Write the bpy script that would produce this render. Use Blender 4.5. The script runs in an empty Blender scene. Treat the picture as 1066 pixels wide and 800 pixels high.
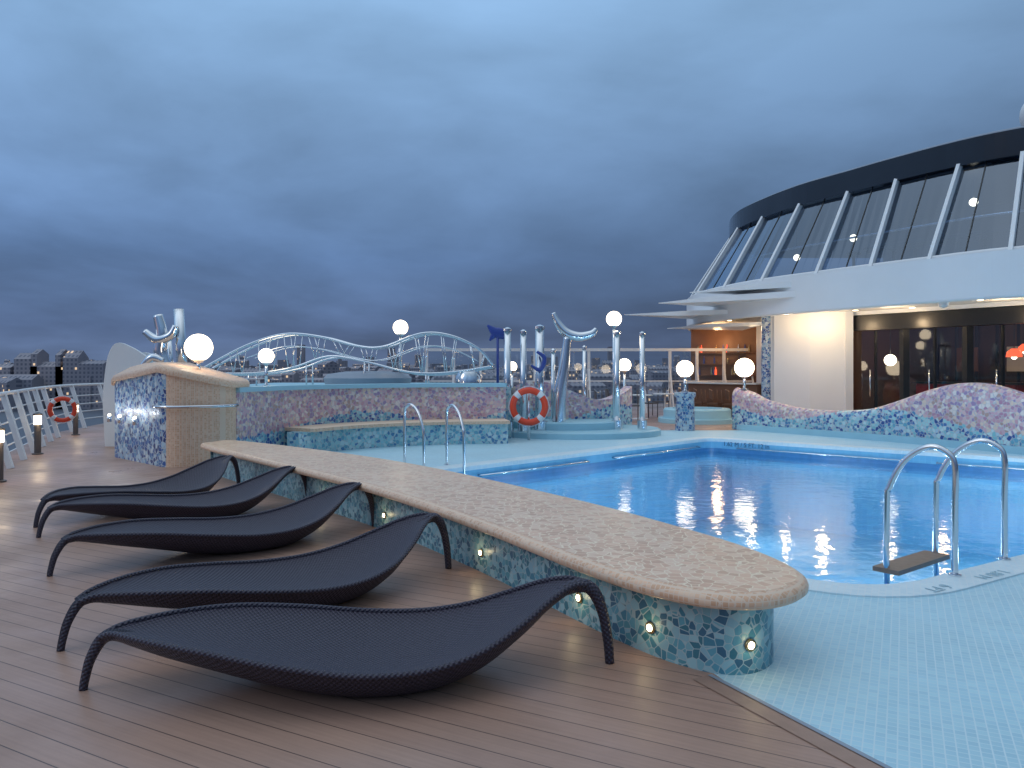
import bpy, bmesh, math, random
from mathutils import Vector, Matrix
random.seed(7)
S=bpy.context.scene
S.view_settings.view_transform='Standard'
try: S.view_settings.look='None'
except: pass
S.view_settings.exposure=0

# ---------------------------------------------------------------- materials
def newmat(name):
    m=bpy.data.materials.new(name); m.use_nodes=True
    nt=m.node_tree; b=nt.nodes['Principled BSDF']
    return m,nt,b
def N(nt,t,**k):
    n=nt.nodes.new(t)
    for a,v in k.items(): setattr(n,a,v)
    return n
def L(nt,a,b): nt.links.new(a,b)
def math_(nt,op,a,b=None,c=None):
    n=N(nt,'ShaderNodeMath',operation=op)
    for i,v in enumerate((a,b,c)):
        if v is None: continue
        if isinstance(v,(int,float)): n.inputs[i].default_value=v
        else: L(nt,v,n.inputs[i])
    return n.outputs[0]
def mixc(nt,f,a,b,mode='MIX'):
    n=N(nt,'ShaderNodeMixRGB',blend_type=mode)
    for i,v in enumerate((f,a,b)):
        if isinstance(v,(int,float)): n.inputs[i].default_value=v
        elif isinstance(v,tuple): n.inputs[i].default_value=(*v,1) if len(v)==3 else v
        else: L(nt,v,n.inputs[i])
    return n.outputs[0]
def plain(name,col,rough=.5,metal=0,emit=0,ecol=None,var=.12,vs=3.0,bump=0):
    m,nt,b=newmat(name)
    b.inputs['Roughness'].default_value=rough; b.inputs['Metallic'].default_value=metal
    tc=N(nt,'ShaderNodeTexCoord'); no=N(nt,'ShaderNodeTexNoise'); no.inputs['Scale'].default_value=vs; no.inputs['Detail'].default_value=5
    L(nt,tc.outputs['Object'],no.inputs['Vector'])
    f=math_(nt,'MULTIPLY_ADD',no.outputs['Fac'],var*2,1-var)
    c=mixc(nt,1.0,col,f,'MULTIPLY'); L(nt,c,b.inputs['Base Color'])
    if bump:
        bp=N(nt,'ShaderNodeBump'); bp.inputs['Strength'].default_value=bump; bp.inputs['Distance'].default_value=.01
        L(nt,no.outputs['Fac'],bp.inputs['Height']); L(nt,bp.outputs['Normal'],b.inputs['Normal'])
    if emit:
        b.inputs['Emission Color'].default_value=(*(ecol or col),1); b.inputs['Emission Strength'].default_value=emit
    return m
def ramp_const(nt,fac,cols):
    r=N(nt,'ShaderNodeValToRGB'); r.color_ramp.interpolation='CONSTANT'
    e=r.color_ramp.elements
    while len(e)<len(cols): e.new(0.5)
    for i,c in enumerate(cols):
        e[i].position=i/len(cols); e[i].color=(*c,1)
    L(nt,fac,r.inputs[0]); return r.outputs[0]
def mosaic(name,scale,cols,grout,edge=.06,cols2=None,wave=None,rand=1.0,rot=0,rough=.3,spec=.5,bump=.5,dirt=.15):
    m,nt,b=newmat(name)
    tc=N(nt,'ShaderNodeTexCoord'); mp=N(nt,'ShaderNodeMapping'); mp.inputs['Rotation'].default_value=(0,0,rot)
    L(nt,tc.outputs['Object'],mp.inputs['Vector'])
    vf=N(nt,'ShaderNodeTexVoronoi'); ve=N(nt,'ShaderNodeTexVoronoi',feature='DISTANCE_TO_EDGE')
    for v in (vf,ve):
        v.inputs['Scale'].default_value=scale; v.inputs['Randomness'].default_value=rand; L(nt,mp.outputs[0],v.inputs['Vector'])
    sp=N(nt,'ShaderNodeSeparateColor'); L(nt,vf.outputs['Color'],sp.inputs[0])
    c=ramp_const(nt,sp.outputs[0],cols)
    if cols2:
        c2=ramp_const(nt,sp.outputs[1],cols2)
        xyz=N(nt,'ShaderNodeSeparateXYZ'); L(nt,vf.outputs['Position'],xyz.inputs[0])
        base,amp,k,ph=wave
        h=math_(nt,'MULTIPLY_ADD',math_(nt,'SINE',math_(nt,'MULTIPLY_ADD',math_(nt,'DIVIDE',xyz.outputs[0],1.0),k,ph)),amp,base)
        g=math_(nt,'GREATER_THAN',xyz.outputs[2],h)
        c=mixc(nt,g,c,c2)
    no=N(nt,'ShaderNodeTexNoise'); no.inputs['Scale'].default_value=1.3; no.inputs['Detail'].default_value=6
    L(nt,tc.outputs['Object'],no.inputs['Vector'])
    c=mixc(nt,1.0,c,math_(nt,'MULTIPLY_ADD',no.outputs['Fac'],dirt*2,1-dirt),'MULTIPLY')
    e=math_(nt,'GREATER_THAN',ve.outputs['Distance'],edge)
    c=mixc(nt,e,grout,c); L(nt,c,b.inputs['Base Color'])
    L(nt,math_(nt,'MULTIPLY_ADD',e,rough-.8,.8),b.inputs['Roughness'])
    b.inputs['Specular IOR Level'].default_value=spec
    bp=N(nt,'ShaderNodeBump'); bp.inputs['Strength'].default_value=bump; bp.inputs['Distance'].default_value=.006
    hh=math_(nt,'ADD',math_(nt,'MINIMUM',ve.outputs['Distance'],edge*2),math_(nt,'MULTIPLY',sp.outputs[2],edge*.6))
    L(nt,hh,bp.inputs['Height']); L(nt,bp.outputs['Normal'],b.inputs['Normal'])
    return m
TEAL=[(.05,.20,.26),(.10,.31,.37),(.22,.46,.52),(.07,.25,.34),(.34,.56,.60),(.13,.37,.46),(.05,.16,.25),(.28,.49,.56)]
BLUE=[(.03,.09,.30),(.06,.18,.42),(.45,.60,.70),(.04,.12,.36),(.60,.68,.72),(.10,.28,.48),(.02,.05,.20),(.3,.45,.6)]
PINK=[(.62,.34,.38),(.72,.47,.46),(.50,.25,.34),(.78,.58,.46),(.36,.24,.40),(.66,.40,.46),(.80,.68,.62),(.50,.32,.28)]
LTEAL=[(.25,.55,.60),(.4,.66,.68),(.15,.40,.52),(.55,.72,.74),(.08,.25,.45),(.32,.6,.66)]
TAN=[(.76,.45,.28),(.82,.51,.33),(.70,.41,.25),(.84,.57,.39)]
M_teal=mosaic('teal_shard_mosaic',24,TEAL,(.40,.52,.54),.05)
M_pinkwave=mosaic('pink_teal_wave_mosaic',16,LTEAL+[(.03,.1,.34),(.05,.15,.4)],(.55,.53,.54),.05,cols2=PINK,wave=(.52,.15,1.9,.9))
M_rightwave=mosaic('pink_blue_wave_mosaic',15,LTEAL+BLUE[:3],(.55,.53,.54),.05,cols2=PINK,wave=(.50,.17,2.4,1.7))
M_blue=mosaic('blue_shard_mosaic',15,BLUE,(.5,.53,.56),.06)
M_ltteal=mosaic('light_teal_mosaic',16,LTEAL,(.55,.6,.6),.05)
M_tantop=mosaic('tan_crazed_mosaic',17,TAN,(.90,.74,.56),.045,rough=.32,bump=.3)
M_tansq=mosaic('tan_square_mosaic',38,TAN,(.80,.60,.45),.09,rand=0,rot=.6,rough=.35,bump=.4)
CY=[(.41,.66,.77),(.43,.68,.78),(.39,.64,.75),(.45,.70,.79),(.42,.67,.77)]
M_tile=mosaic('pale_cyan_deck_tile',24,CY,(.60,.76,.82),.07,rand=0,rot=math.radians(27),rough=.42,bump=.25,dirt=.16)
M_cop=mosaic('white_coping_tile',24,[(.64,.78,.83),(.67,.80,.84),(.61,.76,.82)],(.72,.8,.83),.07,rand=0,rot=math.radians(27),rough=.45,bump=.25)
M_basin=mosaic('pool_basin_tile',10,[(.17,.47,.70),(.18,.49,.72),(.16,.45,.69)],(.22,.52,.74),.04,rand=0,rot=.74,rough=.5,bump=.1)
M_chrome=plain('polished_steel',(.72,.74,.77),.14,1,var=.05)
M_white=plain('white_paint',(.80,.80,.80),.45,var=.07,vs=.9)
M_cream=plain('cream_ceiling',(.80,.77,.72),.6,var=.03)
M_dark=plain('dark_frame',(.012,.013,.016),.3)
M_navy=plain('dark_roof_glazing',(.015,.018,.025),.12)
M_globe=plain('opal_globe',(.95,.9,.8),.3,emit=6,ecol=(1,.82,.58),var=.02)
M_spot=plain('lit_lens',(1,.9,.7),.3,emit=9,ecol=(1,.85,.5),var=.02)
M_down=plain('downlight_lens',(1,.9,.7),.3,emit=10,ecol=(1,.75,.42),var=.02)
M_brass=plain('brass_ring',(.6,.45,.22),.25,1)
M_orange=plain('lifebuoy_orange',(.80,.07,.025),.45)
M_brown=plain('brown_bollard',(.10,.09,.09),.4)
M_txt=plain('marking_paint',(.03,.09,.2),.5)
M_txt2=plain('faded_marking_paint',(.40,.58,.66),.5)
M_wood=plain('warm_timber_wall',(.20,.09,.045),.5,var=.3,vs=2)
M_red=plain('red_leather',(.45,.02,.02),.4)
M_redshade=plain('red_lampshade',(.7,.06,.03),.5,emit=1.6,ecol=(1,.12,.04))
M_carpet=plain('interior_floor',(.10,.06,.05),.6,var=.4)
M_bluepaint=plain('blue_sculpture_paint',(.04,.07,.30),.3)
M_cyanp=plain('pale_cyan_coping',(.36,.61,.71),.45,var=.08)
M_grey=plain('grey_cover',(.28,.33,.40),.5)
M_step=plain('timber_step',(.25,.17,.12),.5,var=.3,vs=20)

def wood_deck():
    m,nt,b=newmat('teak_look_planks')
    tc=N(nt,'ShaderNodeTexCoord'); mp=N(nt,'ShaderNodeMapping'); mp.inputs['Rotation'].default_value=(0,0,math.radians(28))
    L(nt,tc.outputs['Object'],mp.inputs['Vector'])
    br=N(nt,'ShaderNodeTexBrick'); br.offset=.37; br.inputs['Scale'].default_value=1
    br.inputs['Brick Width'].default_value=30; br.inputs['Row Height'].default_value=.125
    br.inputs['Mortar Size'].default_value=.003; br.inputs['Mortar Smooth'].default_value=.2
    br.inputs['Color1'].default_value=(.40,.24,.18,1); br.inputs['Color2'].default_value=(.44,.27,.20,1); br.inputs['Mortar'].default_value=(.12,.075,.06,1)
    L(nt,mp.outputs[0],br.inputs['Vector'])
    st=N(nt,'ShaderNodeMapping'); st.inputs['Scale'].default_value=(1.2,45,1); L(nt,mp.outputs[0],st.inputs['Vector'])
    n1=N(nt,'ShaderNodeTexNoise'); n1.inputs['Scale'].default_value=1.5; n1.inputs['Detail'].default_value=5; L(nt,st.outputs[0],n1.inputs['Vector'])
    n2=N(nt,'ShaderNodeTexNoise'); n2.inputs['Scale'].default_value=.9; n2.inputs['Detail'].default_value=8; n2.inputs['Roughness'].default_value=.6; L(nt,tc.outputs['Object'],n2.inputs['Vector'])
    f=math_(nt,'ADD',math_(nt,'MULTIPLY',n1.outputs['Fac'],.35),math_(nt,'MULTIPLY_ADD',n2.outputs['Fac'],.9,.36))
    c=mixc(nt,1,br.outputs['Color'],f,'MULTIPLY'); L(nt,c,b.inputs['Base Color'])
    L(nt,math_(nt,'MULTIPLY_ADD',n2.outputs['Fac'],-.8,.80),b.inputs['Roughness'])
    bp=N(nt,'ShaderNodeBump'); bp.inputs['Strength'].default_value=.5; bp.inputs['Distance'].default_value=.004
    L(nt,math_(nt,'ADD',math_(nt,'SUBTRACT',1,br.outputs['Fac']),math_(nt,'MULTIPLY',n1.outputs['Fac'],.3)),bp.inputs['Height']); L(nt,bp.outputs[0],b.inputs['Normal'])
    return m
M_deck=wood_deck()
def water_mat():
    m,nt,b=newmat('pool_water'); nt.nodes.remove(b)
    out=[n for n in nt.nodes if n.type=='OUTPUT_MATERIAL'][0]
    tc=N(nt,'ShaderNodeTexCoord'); no=N(nt,'ShaderNodeTexNoise'); no.inputs['Scale'].default_value=3.6; no.inputs['Detail'].default_value=3.0
    L(nt,tc.outputs['Object'],no.inputs['Vector'])
    bp=N(nt,'ShaderNodeBump'); bp.inputs['Strength'].default_value=.32; bp.inputs['Distance'].default_value=.025; L(nt,no.outputs['Fac'],bp.inputs['Height'])
    gl=N(nt,'ShaderNodeBsdfGlossy'); gl.inputs['Roughness'].default_value=.08; L(nt,bp.outputs[0],gl.inputs['Normal'])
    tr=N(nt,'ShaderNodeBsdfTransparent'); tr.inputs['Color'].default_value=(.74,.92,.98,1)
    fr=N(nt,'ShaderNodeFresnel'); fr.inputs['IOR'].default_value=1.33; L(nt,bp.outputs[0],fr.inputs['Normal'])
    mx=N(nt,'ShaderNodeMixShader'); L(nt,fr.outputs[0],mx.inputs[0]); L(nt,tr.outputs[0],mx.inputs[1]); L(nt,gl.outputs[0],mx.inputs[2])
    L(nt,mx.outputs[0],out.inputs['Surface']); return m
M_water=water_mat()
def glass_mat(name,tint,refl,gcol=(1,1,1)):
    m,nt,b=newmat(name); nt.nodes.remove(b)
    out=[n for n in nt.nodes if n.type=='OUTPUT_MATERIAL'][0]
    gl=N(nt,'ShaderNodeBsdfGlossy'); gl.inputs['Roughness'].default_value=.03; gl.inputs['Color'].default_value=(*gcol,1)
    tr=N(nt,'ShaderNodeBsdfTransparent'); tr.inputs['Color'].default_value=(*tint,1)
    lw=N(nt,'ShaderNodeLayerWeight'); lw.inputs[0].default_value=.3
    f=math_(nt,'MINIMUM',math_(nt,'ADD',lw.outputs['Fresnel'],refl),.9)
    mx=N(nt,'ShaderNodeMixShader'); L(nt,f,mx.inputs[0]); L(nt,tr.outputs[0],mx.inputs[1]); L(nt,gl.outputs[0],mx.inputs[2])
    L(nt,mx.outputs[0],out.inputs['Surface']); return m
M_glass=glass_mat('tinted_glazing',(.42,.52,.64),.14,(.75,.85,1))
M_clear=glass_mat('clear_glazing',(.8,.85,.88),.03)
def weave():
    m,nt,b=newmat('dark_woven_resin')
    uv=N(nt,'ShaderNodeUVMap'); xyz=N(nt,'ShaderNodeSeparateXYZ'); L(nt,uv.outputs[0],xyz.inputs[0])
    k=2*math.pi/.026
    a=math_(nt,'SINE',math_(nt,'MULTIPLY',xyz.outputs[0],k)); c=math_(nt,'SINE',math_(nt,'MULTIPLY',xyz.outputs[1],k))
    w=math_(nt,'MULTIPLY_ADD',math_(nt,'MULTIPLY',a,c),.5,.5)
    no=N(nt,'ShaderNodeTexNoise'); no.inputs['Scale'].default_value=30; L(nt,uv.outputs[0],no.inputs['Vector'])
    w2=math_(nt,'ADD',w,math_(nt,'MULTIPLY',no.outputs['Fac'],.3))
    col=mixc(nt,w2,(.008,.008,.016),(.062,.050,.078)); L(nt,col,b.inputs['Base Color'])
    b.inputs['Roughness'].default_value=.42
    bp=N(nt,'ShaderNodeBump'); bp.inputs['Strength'].default_value=1.0; bp.inputs['Distance'].default_value=.006
    L(nt,w2,bp.inputs['Height']); L(nt,bp.outputs[0],b.inputs['Normal']); return m
M_weave=weave()
def city_mat():
    m,nt,b=newmat('city_facade')
    tc=N(nt,'ShaderNodeTexCoord'); mp=N(nt,'ShaderNodeMapping'); mp.inputs['Scale'].default_value=(.3,.3,.3); L(nt,tc.outputs['Object'],mp.inputs[0])
    sn=N(nt,'ShaderNodeVectorMath',operation='FLOOR'); L(nt,mp.outputs[0],sn.inputs[0])
    fr=N(nt,'ShaderNodeVectorMath',operation='FRACTION'); L(nt,mp.outputs[0],fr.inputs[0]); fx=N(nt,'ShaderNodeSeparateXYZ'); L(nt,fr.outputs[0],fx.inputs[0])
    wn=N(nt,'ShaderNodeTexWhiteNoise'); L(nt,sn.outputs[0],wn.inputs['Vector'])
    win=math_(nt,'MULTIPLY',math_(nt,'MULTIPLY',math_(nt,'GREATER_THAN',fx.outputs[0],.5),math_(nt,'GREATER_THAN',fx.outputs[2],.45)),1.0)
    g=math_(nt,'MULTIPLY',math_(nt,'GREATER_THAN',wn.outputs['Value'],.93),win)
    no=N(nt,'ShaderNodeTexNoise'); no.inputs['Scale'].default_value=.03; L(nt,tc.outputs['Object'],no.inputs['Vector'])
    c=mixc(nt,no.outputs['Fac'],(.16,.18,.25),(.46,.40,.40))
    c=mixc(nt,win,c,mixc(nt,.6,c,(.05,.07,.12)))
    L(nt,c,b.inputs['Base Color']); b.inputs['Roughness'].default_value=.8
    b.inputs['Emission Color'].default_value=(1,.7,.4,1); L(nt,math_(nt,'MULTIPLY',g,.8),b.inputs['Emission Strength'])
    return m
M_city=city_mat()

# ---------------------------------------------------------------- mesh helpers
def link(o): S.collection.objects.link(o)
def empty(name,loc=(0,0,0)):
    e=bpy.data.objects.new(name,None); e.location=loc; e.empty_display_size=.2; link(e); return e
def add(name,verts,faces,mat,parent=None,smooth=False,uvs=None):
    me=bpy.data.meshes.new(name); me.from_pydata([tuple(v) for v in verts],[],faces)
    if uvs:
        ul=me.uv_layers.new(name='UVMap')
        for lp in me.loops: ul.data[lp.index].uv=uvs[lp.vertex_index]
    if isinstance(mat,(list,tuple)):
        for q in mat: me.materials.append(q)
    else: me.materials.append(mat)
    bm=bmesh.new(); bm.from_mesh(me); bmesh.ops.recalc_face_normals(bm,faces=bm.faces); bm.to_mesh(me); bm.free()
    if len(me.polygons)==1 and me.polygons[0].normal.z<-.5: me.flip_normals()
    if smooth:
        for p in me.polygons: p.use_smooth=True
    o=bpy.data.objects.new(name,me); link(o)
    if parent:
        o.parent=parent; o.matrix_parent_inverse=Matrix.Translation(parent.location).inverted()
    return o
def cat(pts,n=6,closed=False):
    pts=[Vector(p) for p in pts]; out=[]; m=len(pts)
    rng=m if closed else m-1
    for i in range(rng):
        if closed: p0,p1,p2,p3=pts[i-1],pts[i],pts[(i+1)%m],pts[(i+2)%m]
        else: p0,p1,p2,p3=pts[max(i-1,0)],pts[i],pts[i+1],pts[min(i+2,m-1)]
        for k in range(n):
            t=k/n
            out.append(.5*((2*p1)+(p2-p0)*t+(2*p0-5*p1+4*p2-p3)*t*t+(3*p1-p0-3*p2+p3)*t**3))
    if not closed: out.append(pts[-1])
    return out
def tube(name,pts,r,mat,parent=None,seg=10,sm=0,closed=False,uv=False,flat=1.0):
    pts=[Vector(p) for p in pts]
    if sm: 
        if not isinstance(r,(int,float)):
            rr=[x[0] for x in cat([(a,0,0) for a in r],sm,closed)]; r=rr
        pts=cat(pts,sm,closed)
    n=len(pts); 
    if isinstance(r,(int,float)): r=[r]*n
    V=[];F=[];UV=[]
    up=Vector((0,0,1)); t0=(pts[1]-pts[0]).normalized()
    if abs(t0.dot(up))>.9: up=Vector((1,0,0))
    nrm=(up-t0*up.dot(t0)).normalized(); d=0
    for i in range(n):
        if closed: t=(pts[(i+1)%n]-pts[i-1]).normalized()
        else: t=(pts[min(i+1,n-1)]-pts[max(i-1,0)]).normalized()
        nrm=(nrm-t*nrm.dot(t)).normalized(); bn=t.cross(nrm)
        if i: d+=(pts[i]-pts[i-1]).length
        for k in range(seg):
            a=2*math.pi*k/seg
            V.append(pts[i]+nrm*math.cos(a)*r[i]+bn*math.sin(a)*r[i]*flat); UV.append((d,a*r[i]))
    R=n if closed else n-1
    for i in range(R):
        for k in range(seg):
            j=(i+1)%n
            F.append((i*seg+k,i*seg+(k+1)%seg,j*seg+(k+1)%seg,j*seg+k))
    if not closed:
        F.append(tuple(range(seg))); F.append(tuple((n-1)*seg+k for k in range(seg)))
    return add(name,V,F,mat,parent,True,UV)
def box(name,c,s,mat,parent=None,rot=0,bevel=0.0):
    bm=bmesh.new(); bmesh.ops.create_cube(bm,size=1)
    bmesh.ops.scale(bm,vec=s,verts=bm.verts)
    if bevel: bmesh.ops.bevel(bm,geom=bm.edges,offset=bevel,segments=2,affect='EDGES')
    bmesh.ops.rotate(bm,cent=(0,0,0),matrix=Matrix.Rotation(rot,3,'Z'),verts=bm.verts)
    bmesh.ops.translate(bm,vec=c,verts=bm.verts)
    V=[v.co.copy() for v in bm.verts]; F=[tuple(v.index for v in f.verts) for f in bm.faces]; bm.free()
    return add(name,V,F,mat,parent)
def beam(name,a,b,w,h,mat,parent=None):
    a=Vector(a);b=Vector(b);t=(b-a).normalized(); up=Vector((0,0,1))
    if abs(t.z)>.95: up=Vector((1,0,0))
    s=t.cross(up).normalized(); u=s.cross(t)
    V=[]
    for p in (a,b):
        for x,y in ((-1,-1),(1,-1),(1,1),(-1,1)): V.append(p+s*x*w/2+u*y*h/2)
    return add(name,V,[(0,1,2,3),(4,5,6,7),(0,1,5,4),(1,2,6,5),(2,3,7,6),(3,0,4,7)],mat,parent)
def sphere(name,c,r,mat,parent=None,sc=(1,1,1)):
    bm=bmesh.new(); bmesh.ops.create_uvsphere(bm,u_segments=28,v_segments=16,radius=r)
    V=[Vector((v.co.x*sc[0],v.co.y*sc[1],v.co.z*sc[2]))+Vector(c) for v in bm.verts]; F=[tuple(v.index for v in f.verts) for f in bm.faces]; bm.free()
    return add(name,V,F,mat,parent,True)
def lathe(name,c,prof,mat,parent=None,seg=32,smooth=True):
    V=[];F=[]
    for r,z in prof:
        for k in range(seg):
            a=2*math.pi*k/seg; V.append((c[0]+r*math.cos(a),c[1]+r*math.sin(a),c[2]+z))
    for i in range(len(prof)-1):
        for k in range(seg): F.append((i*seg+k,i*seg+(k+1)%seg,(i+1)*seg+(k+1)%seg,(i+1)*seg+k))
    F.append(tuple(range(seg))); F.append(tuple((len(prof)-1)*seg+k for k in range(seg)))
    o=add(name,V,F,mat,parent)
    if smooth:
        for p in o.data.polygons:
            if len(p.vertices)==4: p.use_smooth=True
        o.data.set_sharp_from_angle(angle=math.radians(40))
    return o
def area2(p): return sum(p[i][0]*p[(i+1)%len(p)][1]-p[(i+1)%len(p)][0]*p[i][1] for i in range(len(p)))
def offset(p,d):  # positive = outward
    s=1 if area2(p)>0 else -1; out=[]; n=len(p)
    for i in range(n):
        a=Vector(p[i-1][:2]); b=Vector(p[i][:2]); c=Vector(p[(i+1)%n][:2])
        e1=(b-a).normalized(); e2=(c-b).normalized(); t=(e1+e2).normalized()
        nn=Vector((t.y,-t.x))*s
        cs=max(.5,nn.dot(Vector((e1.y,-e1.x))*s))
        q=b+nn*d/cs; out.append((q.x,q.y))
    return out
def loft(name,rings,mat,parent=None,cap0=False,cap1=True,smooth=False):
    n=len(rings[0]); V=[v for r in rings for v in r]; F=[]
    for i in range(len(rings)-1):
        for k in range(n): F.append((i*n+k,i*n+(k+1)%n,(i+1)*n+(k+1)%n,(i+1)*n+k))
    if cap0: F.append(tuple(range(n)))
    if cap1: F.append(tuple((len(rings)-1)*n+k for k in range(n)))
    o=add(name,V,F,mat,parent)
    if smooth:
        for p in o.data.polygons:
            if len(p.vertices)==4: p.use_smooth=True
        o.data.set_sharp_from_angle(angle=math.radians(50))
    return o
def ring(p,z): return [(q[0],q[1],z) for q in p]
def fillhole(name,outer,holes,z,mat,parent=None):
    bm=bmesh.new(); E=[]
    for lp in [outer]+holes:
        vs=[bm.verts.new((q[0],q[1],z)) for q in lp]
        for i in range(len(vs)): E.append(bm.edges.new((vs[i],vs[(i+1)%len(vs)])))
    bmesh.ops.triangle_fill(bm,use_beauty=True,use_dissolve=False,edges=E)
    bm.verts.index_update()
    V=[v.co.copy() for v in bm.verts]; F=[tuple(v.index for v in f.verts) for f in bm.faces]; bm.free()
    o=add(name,V,F,mat,parent)
    me=o.data
    if sum(p.normal.z for p in me.polygons)<0: me.flip_normals()
    return o
def wall(name,path,th,z0,zt,mat,parent=None):
    """vertical wall following a path with a height function/list"""
    n=len(path); P=[Vector(p[:2]) for p in path]; V=[]
    for i in range(n):
        t=(P[min(i+1,n-1)]-P[max(i-1,0)]).normalized(); s=Vector((t.y,-t.x))*th/2
        z=zt[i] if isinstance(zt,(list,tuple)) else zt
        zb=z0[i] if isinstance(z0,(list,tuple)) else z0
        for q in (P[i]+s,P[i]-s): V+= [(q.x,q.y,zb),(q.x,q.y,z)]
    F=[]
    for i in range(n-1):
        a=i*4;b=a+4
        F+=[(a,a+1,b+1,b),(a+2,a+3,b+3,b+2),(a+1,a+3,b+3,b+1),(a,a+2,b+2,b)]
    F+=[(0,1,3,2),(4*n-4,4*n-3,4*n-1,4*n-2)]
    return add(name,V,F,mat,parent)
def plight(name,loc,power,col=(1,.75,.45),r=.08,parent=None):
    l=bpy.data.lights.new(name,'POINT'); l.energy=power; l.color=col; l.shadow_soft_size=r
    o=bpy.data.objects.new(name,l); o.location=loc; link(o)
    if parent: o.parent=parent; o.matrix_parent_inverse=Matrix.Translation(parent.location).inverted()
    return o
def roundpoly(pts,rad,n=10):
    out=[]; m=len(pts)
    for i in range(m):
        a=Vector(pts[i-1]);b=Vector(pts[i]);c=Vector(pts[(i+1)%m])
        u=(a-b).normalized();v=(c-b).normalized(); p=b+u*rad[i];q=b+v*rad[i]
        for k in range(n+1):
            t=k/n; w=(1-t)**2*p+2*t*(1-t)*b+t*t*q; out.append((w.x,w.y))
    return out

# ---------------------------------------------------------------- ground, decks, pool
add('ground',[(-9000,-9000,-30),(9000,-9000,-30),(9000,9000,-30),(-9000,9000,-30)],[(0,1,2,3)],plain('harbour_ground',(.07,.085,.12),.6,var=.3,vs=.01))
A=(4.3,16.8);B=(-1.35,11.2);C=(2.3,5.1);D=(11.2,10.54)
pool=roundpoly([A,B,C,D],[.3,.4,.75,.4])
bnd=[(4.4,-3.0),(1.04,3.65),(.75,4.6),(-.1,6.2),(-1.7,8.4),(-4.2,11.1),(-5.0,12.4),(-5.2,19.0)]
fillhole('pool_deck_tiles',bnd+[(20,19.0),(20,-3)],[offset(pool,.30)],0,M_tile)
edge=[(-5.3,-3),(-6.2,4),(-7.3,9.7),(-10.8,17.8),(-11.5,22),(-11,34)]
fillhole('wooden_deck',bnd+[(20,19.0),(20,34)]+edge[::-1],[],0,M_deck)
tr=Vector((1.04-4.4,3.65+3)).normalized(); sd=Vector((-tr.y,tr.x))
a=Vector((4.4,-3));b=Vector((.98,3.77))
add('deck_edge_strip',[(a.x+sd.x*.03,a.y+sd.y*.03,.004),(b.x+sd.x*.03,b.y+sd.y*.03,.004),(b.x+sd.x*.12,b.y+sd.y*.12,.004),(a.x+sd.x*.12,a.y+sd.y*.12,.004)],[(0,1,2,3)],plain('edge_plank',(.36,.225,.17),.5,var=.2,vs=12))
add('deck_edge_joint',[(a.x,a.y,.006),(b.x,b.y,.006),(b.x+sd.x*.025,b.y+sd.y*.025,.006),(a.x+sd.x*.025,a.y+sd.y*.025,.006)],[(0,1,2,3)],M_grey)
wall('ship_hull',edge,.1,[-30]*6,[-.01]*6,M_white)
sp=empty('swimming_pool',(4,11,0))
loft('coping',[ring(offset(pool,.30),-.02),ring(offset(pool,.30),.012),ring(offset(pool,.02),.012),ring(pool,0),ring(pool,-.06)],M_cop,sp,cap1=False)
loft('basin',[ring(pool,-.06),ring(pool,-1.7)],M_basin,sp,cap1=True)
WZ=-.27
add('water_surface',ring(offset(pool,-.002),WZ),[tuple(range(len(pool)))],M_water,sp)
loft('waterline_band',[ring(offset(pool,-.004),-.20),ring(offset(pool,-.004),-.40)],plain('waterline_tile',(.07,.24,.48),.3,var=.25,vs=9),sp,cap1=False)
for i,(x,y) in enumerate([(3.4,7.2),(6.2,8.4),(1.4,10.4),(4.6,14.0),(7.8,11.8),(4.6,10.3),(2.6,9.0),(6.4,11.0),(3.0,12.4)]):
    plight('underwater_lamp_%d'%i,(x,y,-.75),31,(.86,.94,1),.15,sp)
u1=(Vector(D)-Vector(A)).normalized(); in1=Vector((-.672,-.741))
def onAD(s,off,z): q=Vector(A)+u1*s+in1*off; return (q.x,q.y,z)
for s0,s1 in ((.7,4.0),(4.5,7.2)):
    tube('wall_rail',[onAD(s0,0,-.17),onAD(s0,.09,-.17),onAD(s1,.09,-.17),onAD(s1,0,-.17)],.017,M_chrome,sp,8)
u2=(Vector(B)-Vector(A)).normalized(); in2=Vector((-u2.y,u2.x)); 
if in2.dot(Vector((4,10))-Vector(A))<0: in2=-in2
def onAB(s,off,z): q=Vector(A)+u2*s+in2*off; return (q.x,q.y,z)
for s0,s1 in ((.5,3.4),(4.2,6.8)):
    tube('wall_rail',[onAB(s0,0,-.15),onAB(s0,.09,-.15),onAB(s1,.09,-.15),onAB(s1,0,-.15)],.017,M_chrome,sp,8)
def text(name,s,size,mtx,mat,parent=None):
    c=bpy.data.curves.new(name,'FONT'); c.body=s; c.size=size; c.extrude=.001
    o=bpy.data.objects.new(name+'_t',c); link(o)
    dg=bpy.context.evaluated_depsgraph_get(); dg.update()
    me=bpy.data.meshes.new_from_object(o.evaluated_get(dg)); bpy.data.objects.remove(o)
    me.transform(mtx); me.materials.clear(); me.materials.append(mat); me.name=name
    ob=bpy.data.objects.new(name,me); link(ob)
    if parent: ob.parent=parent; ob.matrix_parent_inverse=Matrix.Translation(parent.location).inverted()
def basis(x,y,z,loc):
    return Matrix(((x[0],y[0],z[0],loc[0]),(x[1],y[1],z[1],loc[1]),(x[2],y[2],z[2],loc[2]),(0,0,0,1)))
text('depth_text_far','1.62 M / 5 FT. 12 in',.13,basis((u1.x,u1.y,0),(0,0,1),(in1.x,in1.y,0),onAD(.35,.012,-.14)),M_txt,sp)
e=Vector((1.59,.95)).normalized()
text('depth_text_near','6 FT',.13,basis((-e.x,-e.y,0),(e.y,-e.x,0),(0,0,1),(2.98,5.32,.0165)),M_txt2,sp)
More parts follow.
